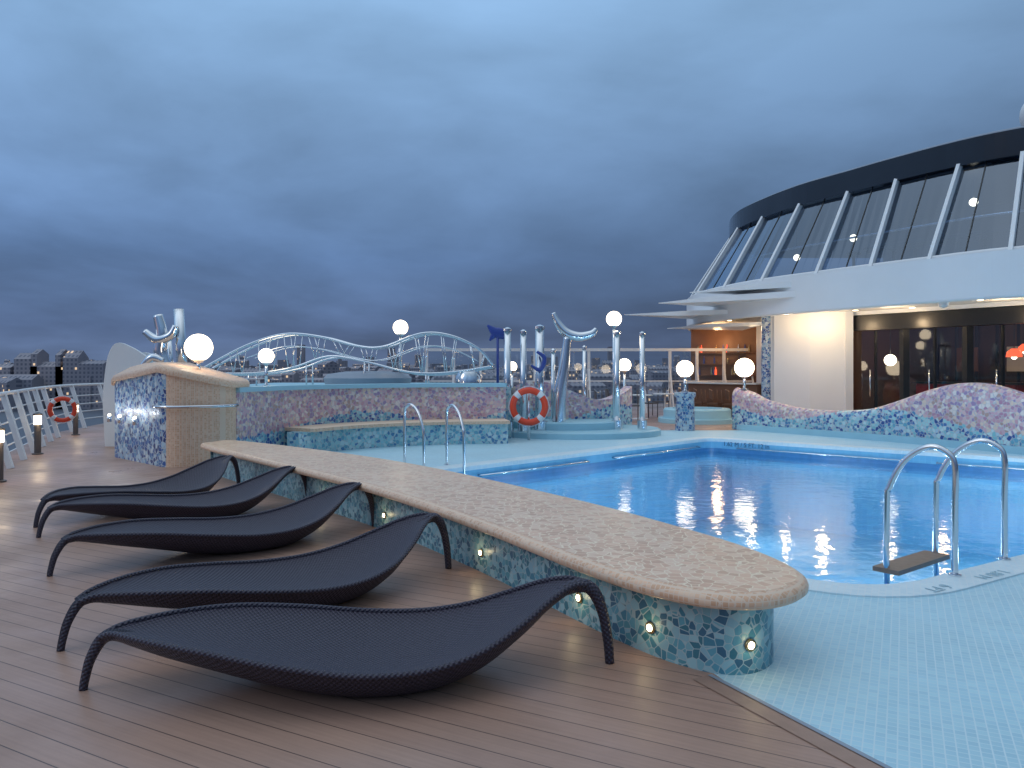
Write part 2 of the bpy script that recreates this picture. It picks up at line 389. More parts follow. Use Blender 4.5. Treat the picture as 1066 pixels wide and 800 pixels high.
text('depth_text_near_metric','1.80 M',.13,basis((-e.x,-e.y,0),(e.y,-e.x,0),(0,0,1),(3.62,5.70,.0165)),M_txt2,sp)

# ---------------------------------------------------------------- long mosaic bench
bo=cat([(-4.35,10.85),(-2.7,8.8),(-1.32,7.05),(-.37,5.6),(.42,4.2),(.8,3.72),(1.12,3.6),(1.4,3.74),(1.54,4.05),(1.44,4.6),(1.12,5.3),(.5,6.4),(-.9,8.45),(-2.3,10.0),(-4.1,11.55),(-4.45,11.3)],8,True)
bo=[(p.x,p.y) for p in bo]
be=empty('mosaic_pool_bench',(0,6,0))
bi=offset(bo,-.17)
loft('base',[ring(bi,0),ring(bi,.375)],M_teal,be,cap1=False)
loft('seat_edge',[ring(offset(bo,-.2),.365),ring(offset(bo,-.02),.365),ring(offset(bo,-.003),.378),ring(bo,.40),ring(offset(bo,-.008),.42),ring(offset(bo,-.03),.435),ring(offset(bo,-.06),.44)],M_tansq,be,cap1=False,smooth=True)
add('seat_top',ring(offset(bo,-.058),.4405),[tuple(range(len(bo)))],M_tantop,be)
for (x,y) in [(.64,4.0),(1.18,3.75),(.33,4.45),(-.2,5.6),(-1.1,7.1),(-2.0,8.2)]:
    k=min(range(len(bi)),key=lambda i:(bi[i][0]-x)**2+(bi[i][1]-y)**2)
    p=Vector(bi[k]); q=Vector(offset(bi,.03)[k]); nn=(q-p).normalized()
    c=Vector((p.x,p.y,.145)); n3=Vector((nn.x,nn.y,0))
    tube('step_light_ring',[c,c+n3*.012],.031,M_brass,be,20)
    tube('step_light_lens',[c+n3*.012,c+n3*.016],.019,M_spot,be,16)
    plight('step_lamp',c+n3*.06,.18,(1,.78,.4),.02,be)

# ---------------------------------------------------------------- loungers
def lounger(Ax,Bx):
    Ax=Vector(Ax);Bx=Vector(Bx); d=(Bx-Ax); sc=d.length/2.55; t=d.normalized(); s=Vector((t.y,-t.x))
    e=empty('sun_lounger',((Ax.x+Bx.x)/2,(Ax.y+Bx.y)/2,0))
    K=[(.08,.245,.03),(.15,.268,.065),(.26,.258,.15),(.42,.232,.25),(.65,.19,.35),(.95,.125,.43),(1.3,.07,.46),(1.6,.075,.435),(1.85,.14,.37),(2.06,.255,.265),(2.22,.36,.155),(2.34,.412,.075),(2.42,.41,.035)]
    C=cat(K,7); V=[];F=[];UV=[]; m=18
    def W(x,v,z): q=Ax+t*x*sc+s*v; return Vector((q.x,q.y,z))
    rimL=[];rimR=[]
    for i,(x,z,w) in enumerate([(c[0],c[1],c[2]) for c in C]):
        lift=.105*(w/.46)**1.3
        for j in range(m+1):
            v=-1+2*j/m; zz=z+lift*(v*v)
            V.append(W(x,v*w,zz)); UV.append((x,v*w))
        rimL.append(W(x,-w,z+lift)); rimR.append(W(x,w,z+lift))
    n=len(C)
    for i in range(n-1):
        for j in range(m): F.append((i*(m+1)+j,i*(m+1)+j+1,(i+1)*(m+1)+j+1,(i+1)*(m+1)+j))
    add('woven_seat',V,F,M_weave,e,True,UV)
    V2=[]
    for i,(x,z,w) in enumerate([(c[0],c[1],c[2]) for c in C]):
        lift=.105*(w/.46)**1.3; th=.02+.075*(w/.46)
        for j in range(m+1):
            v=-1+2*j/m
            V2.append(W(x,v*w,max(.006,z+lift*abs(v)**2.6-th*(1-abs(v)**4)-.008)))
    add('woven_underside',V2,[tuple(reversed(f)) for f in F],M_weave,e,True,UV)
    tube('rim_left',rimL,.014,M_weave,e,8); tube('rim_right',rimR,.014,M_weave,e,8)
    tube('foot_leg',[W(.30,0,.225),W(.17,0,.25),W(.09,0,.238),W(.035,0,.15),W(.01,0,.06),W(0,0,0)],[.015,.026,.028,.024,.021,.02],M_weave,e,10,5)
    tube('head_leg',[W(2.2,0,.32),W(2.35,0,.395),W(2.45,0,.385),W(2.51,0,.27),W(2.54,0,.12),W(2.55,0,0)],[.015,.034,.034,.028,.026,.024],M_weave,e,10,5)
lounger((-2.01,3.60),(.50,3.93))
lounger((-2.41,4.10),(-.48,5.80))
lounger((-3.36,5.58),(-1.32,7.36))
lounger((-4.23,6.86),(-2.28,8.60))
lounger((-4.53,7.30),(-3.45,9.70))

# ---------------------------------------------------------------- pool ladder and grab rails
def hoop(name,outp,inp,top,zin,parent):
    o=Vector(outp);i=Vector(inp); d=(i-o)
    P=[(o.x,o.y,0),(o.x,o.y,top*.5),(o.x,o.y,top*.86)]
    q=o+d*.12; P.append((q.x,q.y,top*.97)); q=o+d*.38; P.append((q.x,q.y,top)); q=o+d*.72; P.append((q.x,q.y,top*.88)); q=o+d*.95; P.append((q.x,q.y,top*.66))
    P+=[(i.x,i.y,top*.45),(i.x,i.y,zin)]
    tube(name,P,.022,M_chrome,parent,12,6)
    lathe(name+'_flange',(o.x,o.y,.013),[(.045,0),(.045,.008),(.025,.014)],M_chrome,parent,20)
la=empty('pool_ladder',(3.3,5.9,0))
hoop('near_rail',(3.20,5.55),(2.86,5.86),.93,-.8,la)
hoop('far_rail',(3.86,6.02),(3.50,6.34),.93,-.8,la)
for z in (-.03,-.38,-.7):
    beam('tread',(2.84,5.84,z),(3.52,6.36,z),.20,.035,M_step,la)
g=empty('grab_rail_pair',(-1.1,11.4,0))
hoop('rail_a',(-1.70,12.15),(-1.35,11.75),.95,-.1,g)
hoop('rail_b',(-1.02,12.0),(-.72,11.5),.95,-.6,g)

# ---------------------------------------------------------------- jacuzzi terrace wall
tw=empty('whirlpool_terrace_wall',(-2.5,16,0))
pw=[(p.x,p.y) for p in cat([(-4.62,12.5),(-4.35,13.7),(-3.6,15.0),(-2.5,15.9),(-1.3,16.35),(-.15,16.55)],8)]
wall('mosaic_face',pw,.3,0,1.13,M_pinkwave,tw)
wall('coping',pw,.42,1.13,1.21,M_cyanp,tw)
fillhole('terrace_floor',pw+[(-.15,22),(-6.8,22),(-6.6,13.6)],[],1.128,M_cyanp,tw)
wall('terrace_back',[(-.12,16.75),(-.12,22),(-6.8,22),(-6.7,13.8)],.2,0,1.12,M_ltteal,tw)
ps=[(p.x,p.y) for p in cat([(-3.85,13.5),(-3.3,14.35),(-2.4,15.1),(-1.3,15.55),(-.1,15.75)],8)]
wall('seat_front',ps,.3,0,.40,M_ltteal,tw)
wall('seat_slab',[(p[0],p[1]+.22) for p in ps],.85,.40,.46,M_tansq,tw)
lathe('whirlpool_rim',(-3.3,17.6,1.13),[(.95,0),(1.0,.18),(.9,.27),(.5,.33),(.05,.34)],M_grey,tw,40)
lathe('steel_drum',(-.95,16.9,1.13),[(.28,0),(.3,.2),(.22,.33),(.05,.36)],M_chrome,tw,30)
tr_=empty('wave_truss_railing',(-3.6,17,1.1))
top=[(-6.9,1.50),(-6.0,2.03),(-5.16,2.30),(-4.31,2.24),(-3.46,2.03),(-2.83,2.0),(-1.98,2.28),(-1.34,2.24),(-.75,1.97),(-.42,1.6)]
bot=[(-6.9,1.42),(-5.8,1.42),(-4.95,1.55),(-4.1,1.80),(-3.25,1.68),(-2.2,1.44),(-1.34,1.44),(-.42,1.58)]
def yy(x,k): return 17.0+k+.35*math.sin(x*.9)
for k,rr in ((0,.028),(.55,.028)):
    T=cat([(x,yy(x,k),z) for x,z in top],6); Bq=cat([(x,yy(x,k),z-.05*k) for x,z in bot],8)
    tube('top_chord',T,rr,M_chrome,tr_,10); tube('bottom_chord',Bq,rr*.9,M_chrome,tr_,10)
    N_=20
    def samp(Lst,x): return min(Lst,key=lambda p:abs(p.x-x))
    for i in range(N_+1):
        x=-6.7+6.1*i/N_
        a=samp(T,x); b=samp(Bq,x+(.12 if i%2 else -.12)); tube('strut',[a,b],.012,M_chrome,tr_,6)
    tube('mid_rail',cat([(x,yy(x,k),z-.28) for x,z in top[1:-1]],6),.012,M_chrome,tr_,6)
    for x in (-6.0,-4.6,-3.2,-1.9,-.8):
        b=samp(Bq,x); tube('post',[(b.x,b.y,1.13),b],.02,M_chrome,tr_,8)
for i in range(12):
    x=-6.6+i*.54; a=samp(T,x); b=(a.x,a.y-.55,a.z); tube('cross_tube',[a,b],.012,M_chrome,tr_,6)

# ---------------------------------------------------------------- mosaic end pillar on left
pil=empty('scroll_end_wall',(-5.6,12.8,0))
pp=roundpoly([(-6.95,13.3),(-5.25,11.7),(-4.5,12.15),(-4.45,13.0),(-6.2,14.4)],[.25,.3,.3,.2,.3],6)
def hz(x,y):
    s=(x+6.95)/2.5; s=max(0,min(1,s)); return 1.12+.36*math.sin(math.pi*min(1,s*1.0)**.7)+.08*s
n=len(pp); V=[];F=[]
for (x,y) in pp: V+=[(x,y,0),(x,y,hz(x,y))]
for i in range(n):
    j=(i+1)%n; F.append((2*i,2*i+1,2*j+1,2*j))
o=add('mosaic_body',V,F,[M_blue,M_tansq],pil)
for p in o.data.polygons:
    c=p.center; p.material_index=1 if c.x>-5.28 and c.y<13.2 else 0
def capring(off,dz):
    q=offset(pp,off); return [(q[i][0],q[i][1],hz(*pp[i])+dz) for i in range(n)]
R=[capring(-.02,0),capring(.05,0),capring(.06,.05),capring(.04,.10),capring(0,.12)]
cen=(-5.7,12.95)
for f in (.75,.5,.25,.02):
    q=offset(pp,0); r_=[(cen[0]+(x-cen[0])*f,cen[1]+(y-cen[1])*f) for x,y in q]; R.append([(x,y,hz(x,y)+.12) for x,y in r_])
loft('tan_cap',R,M_tansq,pil,cap1=True,smooth=True)
hp=offset(pp,.09)
k=[q for q in hp if q[1]<12.4 and q[0]>-5.9]
k.sort(key=lambda q:q[0]); tube('chrome_handrail',[(x,y,.93) for x,y in k],.025,M_chrome,pil,10)
for i,f in enumerate((.15,.35,.62)):
    x=-6.95+1.7*f-.10;y=13.3-1.6*f-.10
    tube('uplight_body',[(x,y,.62),(x,y,.72)],.035,M_chrome,pil,12); sphere('uplight_lens',(x,y,.735),.024,M_spot,pil)
    plight('uplight',(x-.03,y-.03,.80),1.5,(.85,.92,1),.03,pil)
sf=empty('white_sail_fins',(-7.1,15,0))
for i,(x,w,h) in enumerate([(-8.0,1.35,2.02),(-7.62,1.3,1.84),(-7.2,1.2,1.66)]):
    P=[(x+.05,0)]+[(p.x,p.y) for p in cat([(x,.9,0),(x+.02*w,.62*h,0),(x+.08*w,.88*h,0),(x+.2*w,h,0),(x+.4*w,.965*h,0),(x+.65*w,.86*h,0),(x+.85*w,.74*h,0),(x+w,.58*h,0)],4)]+[(x+w,0)]
    V=[(a_,15.0+.25*i,z) for a_,z in P]+[(a_,15.08+.25*i,z) for a_,z in P]; m=len(P)
    F=[tuple(range(m)),tuple(range(2*m-1,m-1,-1))]+[(q,(q+1)%m,m+(q+1)%m,m+q) for q in range(m)]
    add('fin',V,F,M_white,sf)
ts=empty('steel_tube_sculpture',(-6.3,14.2,1.2))
def cap_tube(name,a,b,r,par): 
    tube(name,[a,b],r,M_chrome,par,20)
cap_tube('tall_tube',(-6.08,14.2,1.1),(-6.16,14.2,2.62),.095,ts)
tube('body_tube',[(-6.25,14.1,1.4),(-6.45,14.1,1.8),(-6.42,14.1,2.15),(-6.5,14.1,2.5)],[.09,.12,.11,.09],M_chrome,ts,16,6)
tube('arm_tube',[(-6.72,14.05,2.2),(-6.5,14.05,2.05),(-6.25,14.05,2.12),(-6.15,14.05,2.3)],[.06,.085,.08,.06],M_chrome,ts,14,6)
tube('foot_tube',[(-6.75,14.0,1.55),(-6.55,14.0,1.72),(-6.35,14.0,1.65)],[.05,.08,.06],M_chrome,ts,14,6)
cap_tube('slim_tube',(-6.32,14.3,1.2),(-6.38,14.3,2.05),.045,ts)
tube('sculpture_post',[(-6.3,14.2,0),(-6.3,14.2,1.5)],.07,M_chrome,ts,12)

# ---------------------------------------------------------------- globe lamps
def globe(x,y,z,r,zb,power=0,base=None):
    e=empty('globe_lamp',(x,y,zb))
    sphere('globe',(x,y,z),r,M_globe,e)
    tube('pole',[(x,y,zb),(x,y,z-r*.96)],.035,M_chrome,e,12)
    lathe('collar',(x,y,z-r*1.1),[(.06,0),(.09,.04),(.07,.09)],M_chrome,e,20)
    lathe('foot',(x,y,zb),[(.1,0),(.1,.02),(.04,.04)],M_chrome,e,20)
globe(-5.1,12.5,1.86,.22,1.45); globe(-2.54,17.5,2.46,.17,1.13); globe(-5.44,17,1.8,.17,1.13)
globe(2.39,18,2.69,.18,0.2); globe(2.93,20,1.62,.17,0); globe(.0,20,1.58,.13,0)
globe(4.28,19,1.52,.21,.95); globe(5.84,19.3,1.55,.24,1.0)
ml=empty('mosaic_lamp_plinth',(4.28,19,0)); lathe('post',(4.28,19,0),[(.24,0),(.22,.8),(.26,.85),(.26,.94),(.1,.95)],M_blue,ml,28)
def bollard(x,y,h=.75):
    e=empty('bollard_light',(x,y,0))
    lathe('post',(x,y,0),[(.09,0),(.09,.02),(.055,.03),(.055,h-.22)],M_brown,e,20)
    lathe('lens',(x,y,h-.22),[(.06,0),(.06,.16)],M_globe,e,20); lathe('cap',(x,y,h-.06),[(.075,0),(.075,.03),(.02,.06)],M_brown,e,20)
    plight('lamp',(x+.12,y-.1,h-.14),3,(1,.75,.45),.05,e)
bollard(-8.4,13.6); bollard(-6.85,10.25); bollard(-10.0,17.6)

# ---------------------------------------------------------------- ship railing left
rl=empty('ship_railing',(-9,14,0))
rp=[Vector(p) for p in edge[1:]]+[]
rp2=cat([(p.x+.12,p.y,0) for p in rp],8)
for z,r in ((1.1,.035),(.82,.015),(.6,.015),(.4,.015),(.2,.015)):
    tube('rail',[(p.x,p.y,z) for p in rp2],r,M_white,rl,8)
acc=0
for i in range(1,len(rp2)):
    acc+=(rp2[i]-rp2[i-1]).length
    if acc>1.0:
        acc=0;p=rp2[i]; beam('stanchion',(p.x+.35,p.y,0),(p.x,p.y,1.1),.05,.09,M_white,rl)
def lifebuoy(c,n,r,stand=None):
    e=empty('lifebuoy',c); n=Vector(n).normalized(); up=Vector((0,0,1)); s=n.cross(up).normalized(); u=s.cross(n)
    K=48; c=Vector(c)
    def pt(a,rr=r): return c+s*math.cos(a)*rr+u*math.sin(a)*rr
    tube('ring',[pt(2*math.pi*i/K) for i in range(K)],r*.2,M_orange,e,14,closed=True)
    for q in range(4):
        a0=math.pi/4+q*math.pi/2
        tube('white_band',[pt(a0-.16+.32*i/6) for i in range(7)],r*.212,M_white,e,14)
    tube('grab_line',[pt(2*math.pi*i/K,r*1.27-(.05*r*abs(math.sin(i*math.pi/12)))) for i in range(K)],.008,M_white,e,6,closed=True)
    return e
lifebuoy((-9.95,17.0,.62),(.6,-1,0),.24)
e_=lifebuoy((.36,16.3,.72),(-.05,-1,0),.34)
tube('stand',[(.36,16.42,0),(.36,16.42,1.1)],.03,M_chrome,e_,10)

# ---------------------------------------------------------------- central fountain island and sculptures
fi=empty('fountain_island',(1.5,17.9,0))
def elp(cx,cy,rx,ry,n=48): return [(cx+rx*math.cos(2*math.pi*i/n),cy+ry*math.sin(2*math.pi*i/n)) for i in range(n)]
E1=elp(1.5,17.9,1.95,1.5)
loft('lower_tier',[ring(E1,0),ring(E1,.12),ring(offset(E1,-.05),.15)],M_cyanp,fi)
E2=elp(1.3,18.0,1.3,1.0); loft('upper_tier',[ring(E2,.15),ring(E2,.30),ring(offset(E2,-.05),.33)],M_cyanp,fi)
mp_=[(p.x,p.y) for p in cat([(.0,18.9),(1.0,18.3),(2.0,18.4),(2.9,19.2)],8)]
wall('wave_mosaic_wall',mp_,.25,0,[1.0+.22*math.sin(i/len(mp_)*7) for i in range(len(mp_))],M_rightwave,fi)
pc=empty('steel_pipe_sculpture',(.6,17.2,0))
for x,y,h,r in [(-.10,16.95,2.35,.08),(.25,16.95,2.3,.07),(.62,17.2,2.42,.10),(2.39,17.5,2.30,.07),(2.95,17.4,2.28,.06),(1.75,18.6,2.0,.045),(.95,17.7,1.9,.05)]:
    tube('pipe',[(x,y,0),(x,y,h)],r,M_chrome,pc,20)
    lathe('pipe_cap',(x,y,h),[(r*1.15,0),(r*1.15,.05),(r*.3,.09)],M_chrome,pc,20)
    lathe('pipe_foot',(x,y,.0),[(r*1.8,0),(r*1.8,.35)],M_chrome,pc,20)
cr=empty('crescent_sculpture',(1.15,17.3,0))
tube('stem',[(1.05,17.3,.2),(1.08,17.3,.9),(1.18,17.3,1.6),(1.25,17.3,2.25)],[.16,.15,.12,.085],M_chrome,cr,20,6)
tube('crescent',[(.93,17.3,2.78),(1.03,17.3,2.55),(1.22,17.3,2.33),(1.5,17.3,2.24),(1.78,17.3,2.30),(1.9,17.3,2.42)],[.05,.085,.11,.11,.085,.05],M_chrome,cr,20,6)
bs=empty('blue_fin_sculpture',(-.35,17.2,0))
tube('mast',[(-.32,17.2,1.1),(-.32,17.2,2.3)],.03,M_bluepaint,bs,10)
tube('tail_fin',[(-.55,17.2,2.5),(-.4,17.2,2.36),(-.25,17.2,2.3),(-.05,17.2,2.2)],[.02,.10,.12,.03],M_bluepaint,bs,12,6,flat=.35)
tube('tail_fin_lower',[(-.5,17.2,2.15),(-.38,17.2,2.3),(-.25,17.2,2.33)],[.02,.08,.06],M_bluepaint,bs,12,6,flat=.35)
tube('curl',[(.55,17.0,1.9),(.72,17.0,1.75),(.62,17.0,1.5),(.42,17.0,1.6)],[.03,.05,.05,.02],M_bluepaint,bs,10,6)

# ---------------------------------------------------------------- rear windscreen
ws=empty('rear_windscreen',(4,27,0))
for i in range(15):
    x=-3+i*.95; beam('post',(x,27,0),(x,27,2.15),.07,.1,M_white,ws); beam('brace',(x,26.3,0),(x,26.95,1.5),.05,.05,M_white,ws)
beam('top_rail',(-3.1,27,2.2),(10.5,27,2.2),.1,.1,M_white,ws); beam('mid_rail',(-3.1,26.93,1.1),(10.5,26.93,1.1),.05,.05,M_white,ws)
add('panes',[(-3,27.02,.1),(10.4,27.02,.1),(10.4,27.02,2.15),(-3,27.02,2.15)],[(0,1,2,3)],M_clear,ws)
def chair(x,y,rot,mat=M_brown,name='deck_chair',z0=0):
    e=empty(name,(x,y,z0)); c,s=math.cos(rot),math.sin(rot)
    def w(a,b,z): return (x+a*c-b*s,y+a*s+b*c,z0+z)
    for a,b in ((-.2,-.2),(.2,-.2)): tube('leg',[w(a,b,0),w(a,b,.44)],.014,mat,e,6)
    for a in (-.2,.2): tube('back_leg',[w(a,.2,0),w(a,.2,.44),w(a,.28,.88)],.014,mat,e,6)
    beam('seat',w(0,-.22,.45),w(0,.22,.45),.42,.035,mat,e); beam('backrest',w(0,.24,.6),w(0,.285,.88),.42,.03,mat,e)
for i,(x,y,r) in enumerate([(3.6,22.5,.3),(4.3,24.2,2.2),(3.3,24.6,1.2),(4.9,25.3,-.6),(2.6,23.4,2.8)]): chair(x,y,r)
for x,y in ((3.9,23.4),(4.9,24.6)):
    e=empty('deck_table',(x,y,0)); lathe('pedestal',(x,y,0),[(.25,0),(.25,.02),(.03,.04),(.03,.7),(.38,.71),(.38,.74)],M_white,e,24)

# ---------------------------------------------------------------- right wavy mosaic wall
rw=empty('wavy_mosaic_wall',(8,16,0))
Tt=[(0,1.02),(.06,.92),(.12,.74),(.25,.57),(.38,.55),(.5,.62),(.6,.82),(.7,1.05),(.8,1.20),(.9,1.20),(1,1.04),(1.12,.8),(1.3,.6),(1.6,.9)]
cv=cat([(t,z,0) for t,z in Tt],5)
path=[(5.7+3.5*c[0]+.35*math.sin(c[0]*3.1),19.5-5.7*c[0]) for c in cv]; zs=[c[1]-.15 for c in cv]
wall('mosaic_body',path,.36,0,zs,M_rightwave,rw)
tube('top_roll',[(p[0],p[1],z-.0) for p,z in zip(path,zs)],.185,M_rightwave,rw,16)
wall('kick_step',[(p[0]-.2,p[1]-.14) for p in path[3:]],.16,0,.13,M_cyanp,rw)
rpd=empty('round_plunge_pool',(5.3,22,0)); lathe('tub',(5.3,22,0),[(1.1,0),(1.1,.12),(.95,.13),(.95,.36),(.9,.4),(.7,.4),(.68,.3)],M_cyanp,rpd,40)

# ---------------------------------------------------------------- observation lounge building
bd=empty('glazed_lounge_building',(14,22,0))
bb=[(20,10.5),(15,12.3),(12,14),(10,15.4),(9.08,16.7),(8.35,17.9),(7.6,19.2),(6.75,20.8),(6.2,22.5),(5.9,24.6),(6.2,27),(7.2,30),(9.5,33)]
bt=[(20.5,12),(15.8,13.6),(13,15.2),(11.1,16.7),(10.3,17.65),(9.55,19),(8.94,20.3),(8.25,21.8),(7.8,23.6),(7.6,25.4),(7.9,27.4),(8.7,29.6),(10.5,32)]
fb=[(p.x,p.y) for p in cat([(x,y,0) for x,y in bb],6)]; ft=[(p.x,p.y) for p in cat([(x,y,0) for x,y in bt],6)]
foot=fb+[(24,33),(24,10)]
in_=offset(foot,-.12)
wall('white_fascia',fb,.12,3.0,3.9,M_white,bd)
fillhole('soffit',in_,[],3.05,M_cream,bd)
fillhole('upper_floor',in_,[],3.82,M_white,bd)
tube('fascia_lower_lip',[(x,y,3.0) for x,y in fb],.065,M_white,bd,8)
G0=3.85;G1=6.2
fbi=[(a+.10*(14-a)/10,b+.10*(24-b)/10) for a,b in fb]
V=[];F=[]
for p,q in zip(fbi,ft): V+=[(p[0],p[1],G0),(q[0],q[1],G1)]
for i in range(len(fbi)-1): F.append((2*i,2*i+1,2*i+3,2*i+2))
add('slanted_glazing',V,F,M_glass,bd)
for i in range(0,len(fbi),3):
    p=fbi[i];q=ft[i]
    if i%6==0:
        dx=(p[0]-14)*.008;dy=(p[1]-24)*.008
        beam('mullion',(p[0]+dx,p[1]+dy,G0),(q[0]+dx,q[1]+dy,G1),.08,.15,M_white,bd)
    else:
        beam('pane_joint',(p[0],p[1],G0),(q[0],q[1],G1),.02,.03,M_dark,bd)
tube('inner_handrail',[(p[0]*.62+q[0]*.38+.25,p[1]*.62+q[1]*.38+.3,4.85) for p,q in zip(fbi,ft)],.03,M_chrome,bd,8)
tube('sill_tube',[(p[0],p[1],3.93) for p in fbi],.05,M_white,bd,8)
wall('dark_roof_band',ft,.30,6.15,6.72,M_navy,bd)
tube('roof_edge_trim',[(p[0],p[1],6.74) for p in ft],.06,M_grey,bd,8)
cen=(16,24); Lr=ft+[(24,32),(24,12)]
rr=[(1,6.7),(.85,6.95),(.6,7.25),(.3,7.4),(.01,7.45)]
loft('roof',[[(cen[0]+(x-cen[0])*f,cen[1]+(y-cen[1])*f,z) for x,y in Lr] for f,z in rr],M_navy,bd)
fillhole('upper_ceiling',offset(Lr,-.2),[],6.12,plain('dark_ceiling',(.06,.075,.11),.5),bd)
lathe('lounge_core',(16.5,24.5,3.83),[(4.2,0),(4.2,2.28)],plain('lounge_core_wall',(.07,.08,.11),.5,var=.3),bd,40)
for x,y,z in [(11.3,18.8,5.6),(9.6,21.6,5.2),(8.9,24.0,5.0),(13.0,17.6,5.5)]:
    sphere('lounge_lamp',(x,y,z),.10,M_globe,bd); tube('lamp_cord',[(x,y,z+.1),(x,y,6.12)],.008,M_dark,bd,6)
for i in range(9):
    x=9.3+i*.32; y=20.9-i*.45
    tube('lounge_stool',[(x,y,3.83),(x,y,4.6)],.04,M_dark,bd,8); lathe('lounge_stool_seat',(x,y,4.6),[(.17,0),(.19,.05),(.17,.09)],M_dark,bd,16)
beam('lounge_counter',(9.9,21.4,4.85),(12.5,17.6,4.85),.4,.06,M_dark,bd)
wall('white_wall',[(7.45,21.7),(8.15,20.95),(8.95,20.6)],.2,0,3.05,M_white,bd)
wall('white_wall_return',[(7.45,21.8),(7.9,24.5),(9.5,26.5)],.2,0,3.05,M_white,bd)
lathe('mosaic_column',(7.32,22.0,0),[(.17,0),(.17,3.05)],M_blue,bd,28)
beam('wall_pilaster',(8.98,20.5,0),(8.98,20.5,3.05),.13,.2,M_white,bd)
D0=Vector((9.1,20.75));D1=Vector((11.7,17.0));D2=Vector((15.5,12.9))
dl=[D0+(D1-D0)*i/3 for i in range(3)]+[D1+(D2-D1)*i/4 for i in range(5)]
beam('lintel',(D0.x,D0.y,2.74),(D1.x,D1.y,2.74),.18,.4,M_dark,bd); beam('lintel',(D1.x,D1.y,2.735),(D2.x,D2.y,2.735),.18,.4,M_dark,bd)
beam('lintel_panel',(D0.x,D0.y,3.0),(D1.x,D1.y,3.0),.14,.10,M_white,bd)
for p in dl: beam('door_frame',(p.x,p.y,0),(p.x,p.y,2.53),.20,.16,M_dark,bd)
for a,b in zip(dl[:-1],dl[1:]):
    add('door_pane',[(a.x,a.y,.05),(b.x,b.y,.05),(b.x,b.y,2.53),(a.x,a.y,2.53)],[(0,1,2,3)],M_clear,bd)
    beam('bottom_rail',(a.x,a.y,.1),(b.x,b.y,.1),.06,.16,M_dark,bd)
    q=a+(b-a)*.5; beam('pane_stile',(q.x,q.y,.15),(q.x,q.y,2.52),.06,.06,M_dark,bd)
    t_=(b-a).normalized(); h_=q-t_*.1+Vector((-.10,-.10)); tube('pull_handle',[(h_.x,h_.y,.8),(h_.x,h_.y,1.5)],.018,M_chrome,bd,8)
fillhole('interior_floor',[(9.2,20.9),(11.8,17.1),(15.6,13),(20,16),(15,25)],[],.012,M_carpet,bd)
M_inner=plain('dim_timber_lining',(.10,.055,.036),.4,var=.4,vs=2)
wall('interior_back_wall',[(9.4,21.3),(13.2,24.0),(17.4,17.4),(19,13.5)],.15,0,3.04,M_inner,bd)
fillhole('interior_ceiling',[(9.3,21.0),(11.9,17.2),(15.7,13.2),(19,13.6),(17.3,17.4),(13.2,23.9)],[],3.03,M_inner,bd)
for i in range(14):
    t=i/13; x=13.2+4.0*t;y=23.7-6.2*t
    beam('panel_batten',(x-.12,y-.1,0),(x-.12,y-.1,3.0),.06,.06,M_dark,bd)
box('bar_counter',(12.6,21.2,.55),(2.6,.6,1.1),M_red,bd,-.95,.03)
box('bar_counter_top',(12.6,21.2,1.13),(2.8,.75,.05),M_dark,bd,-.95,.01)
for i in range(4): box('picture_panel',(13.4+.75*i,22.6-1.15*i,1.8),(.6,.03,.7),M_cream if i%2 else M_wood,bd,-1.0)
for x,y,z,mt in [(9.95,20.2,1.75,M_globe),(12.9,19.3,1.95,M_redshade),(11.9,18.2,1.8,M_redshade)]:
    if mt is M_globe: sphere('pendant_globe',(x,y,z),.15,M_globe,bd)
    else: lathe('pendant_shade',(x,y,z),[(.17,0),(.15,.12),(.06,.2)],mt,bd,24); sphere('pendant_bulb',(x,y,z),.06,M_globe,bd)
    tube('pendant_cord',[(x,y,z+.15),(x,y,3.03)],.01,M_dark,bd,6)
for i in range(6):
    x=11.2+.9*i; y=20.9-1.2*i; lathe('ceiling_spot',(x,y,3.015),[(.05,0),(.05,.008)],M_down,bd,14)
for x,y,w in [(11.4,20.3,30),(13.6,18.6,30),(15.6,16.2,24)]:
    plight('interior_lamp',(x,y,2.7),w,(1,.62,.32),.12,bd)
for x,y,r in [(10.9,19.6,.5),(11.5,19.9,2.6),(12.1,18.6,.8),(12.8,18.2,2.0),(13.3,16.9,.3),(14.0,16.6,2.5),(11.6,18.7,4.0)]: chair(x,y,r,M_red,'red_bar_chair',.012)
for x,y in ((11.2,19.2),(12.5,17.9),(13.7,16.2)):
    e=empty('bar_table',(x,y,0)); lathe('pedestal',(x,y,.012),[(.25,0),(.25,.02),(.03,.04),(.03,.7),(.35,.71),(.35,.74)],M_dark,e,24)
for x,y in [(8.4,19.3),(9.4,18.1),(10.3,16.9),(7.5,20.7),(7.0,22.2),(6.8,24),(8.9,19.9),(11.3,15.9),(9.9,19.0)]:
    lathe('downlight_rim',(x,y,3.035),[(.09,0),(.09,.015)],M_chrome,bd,20); lathe('downlight_lens',(x,y,3.030),[(.065,0),(.065,.006)],M_down,bd,20)
for x,y,w in [(8.1,20.0,26),(7.35,20.6,14),(9.3,18.9,22),(7.0,22.4,10),(10.8,16.8,18)]:
    plight('downlight',(x,y,2.7),w,(1,.72,.42),.06,bd)
lathe('camera_dome',(9.5,16.9,2.85),[(.02,0),(.1,.05),(.12,.15)],M_white,bd,20)
def slab(name,pts,z,th,tip,par):
    m=len(pts); zz=[z+(tip if i==0 else 0) for i in range(m)]
    V=[(x,y,zz[i]) for i,(x,y) in enumerate(pts)]+[(x,y,zz[i]+(.02 if i==0 else th)) for i,(x,y) in enumerate(pts)]
    F=[tuple(range(m)),tuple(range(2*m-1,m-1,-1))]+[(q,(q+1)%m,m+(q+1)%m,m+q) for q in range(m)]
    add(name,V,F,M_white,par)
cw=empty('canopy_wings',(5.5,23,3))
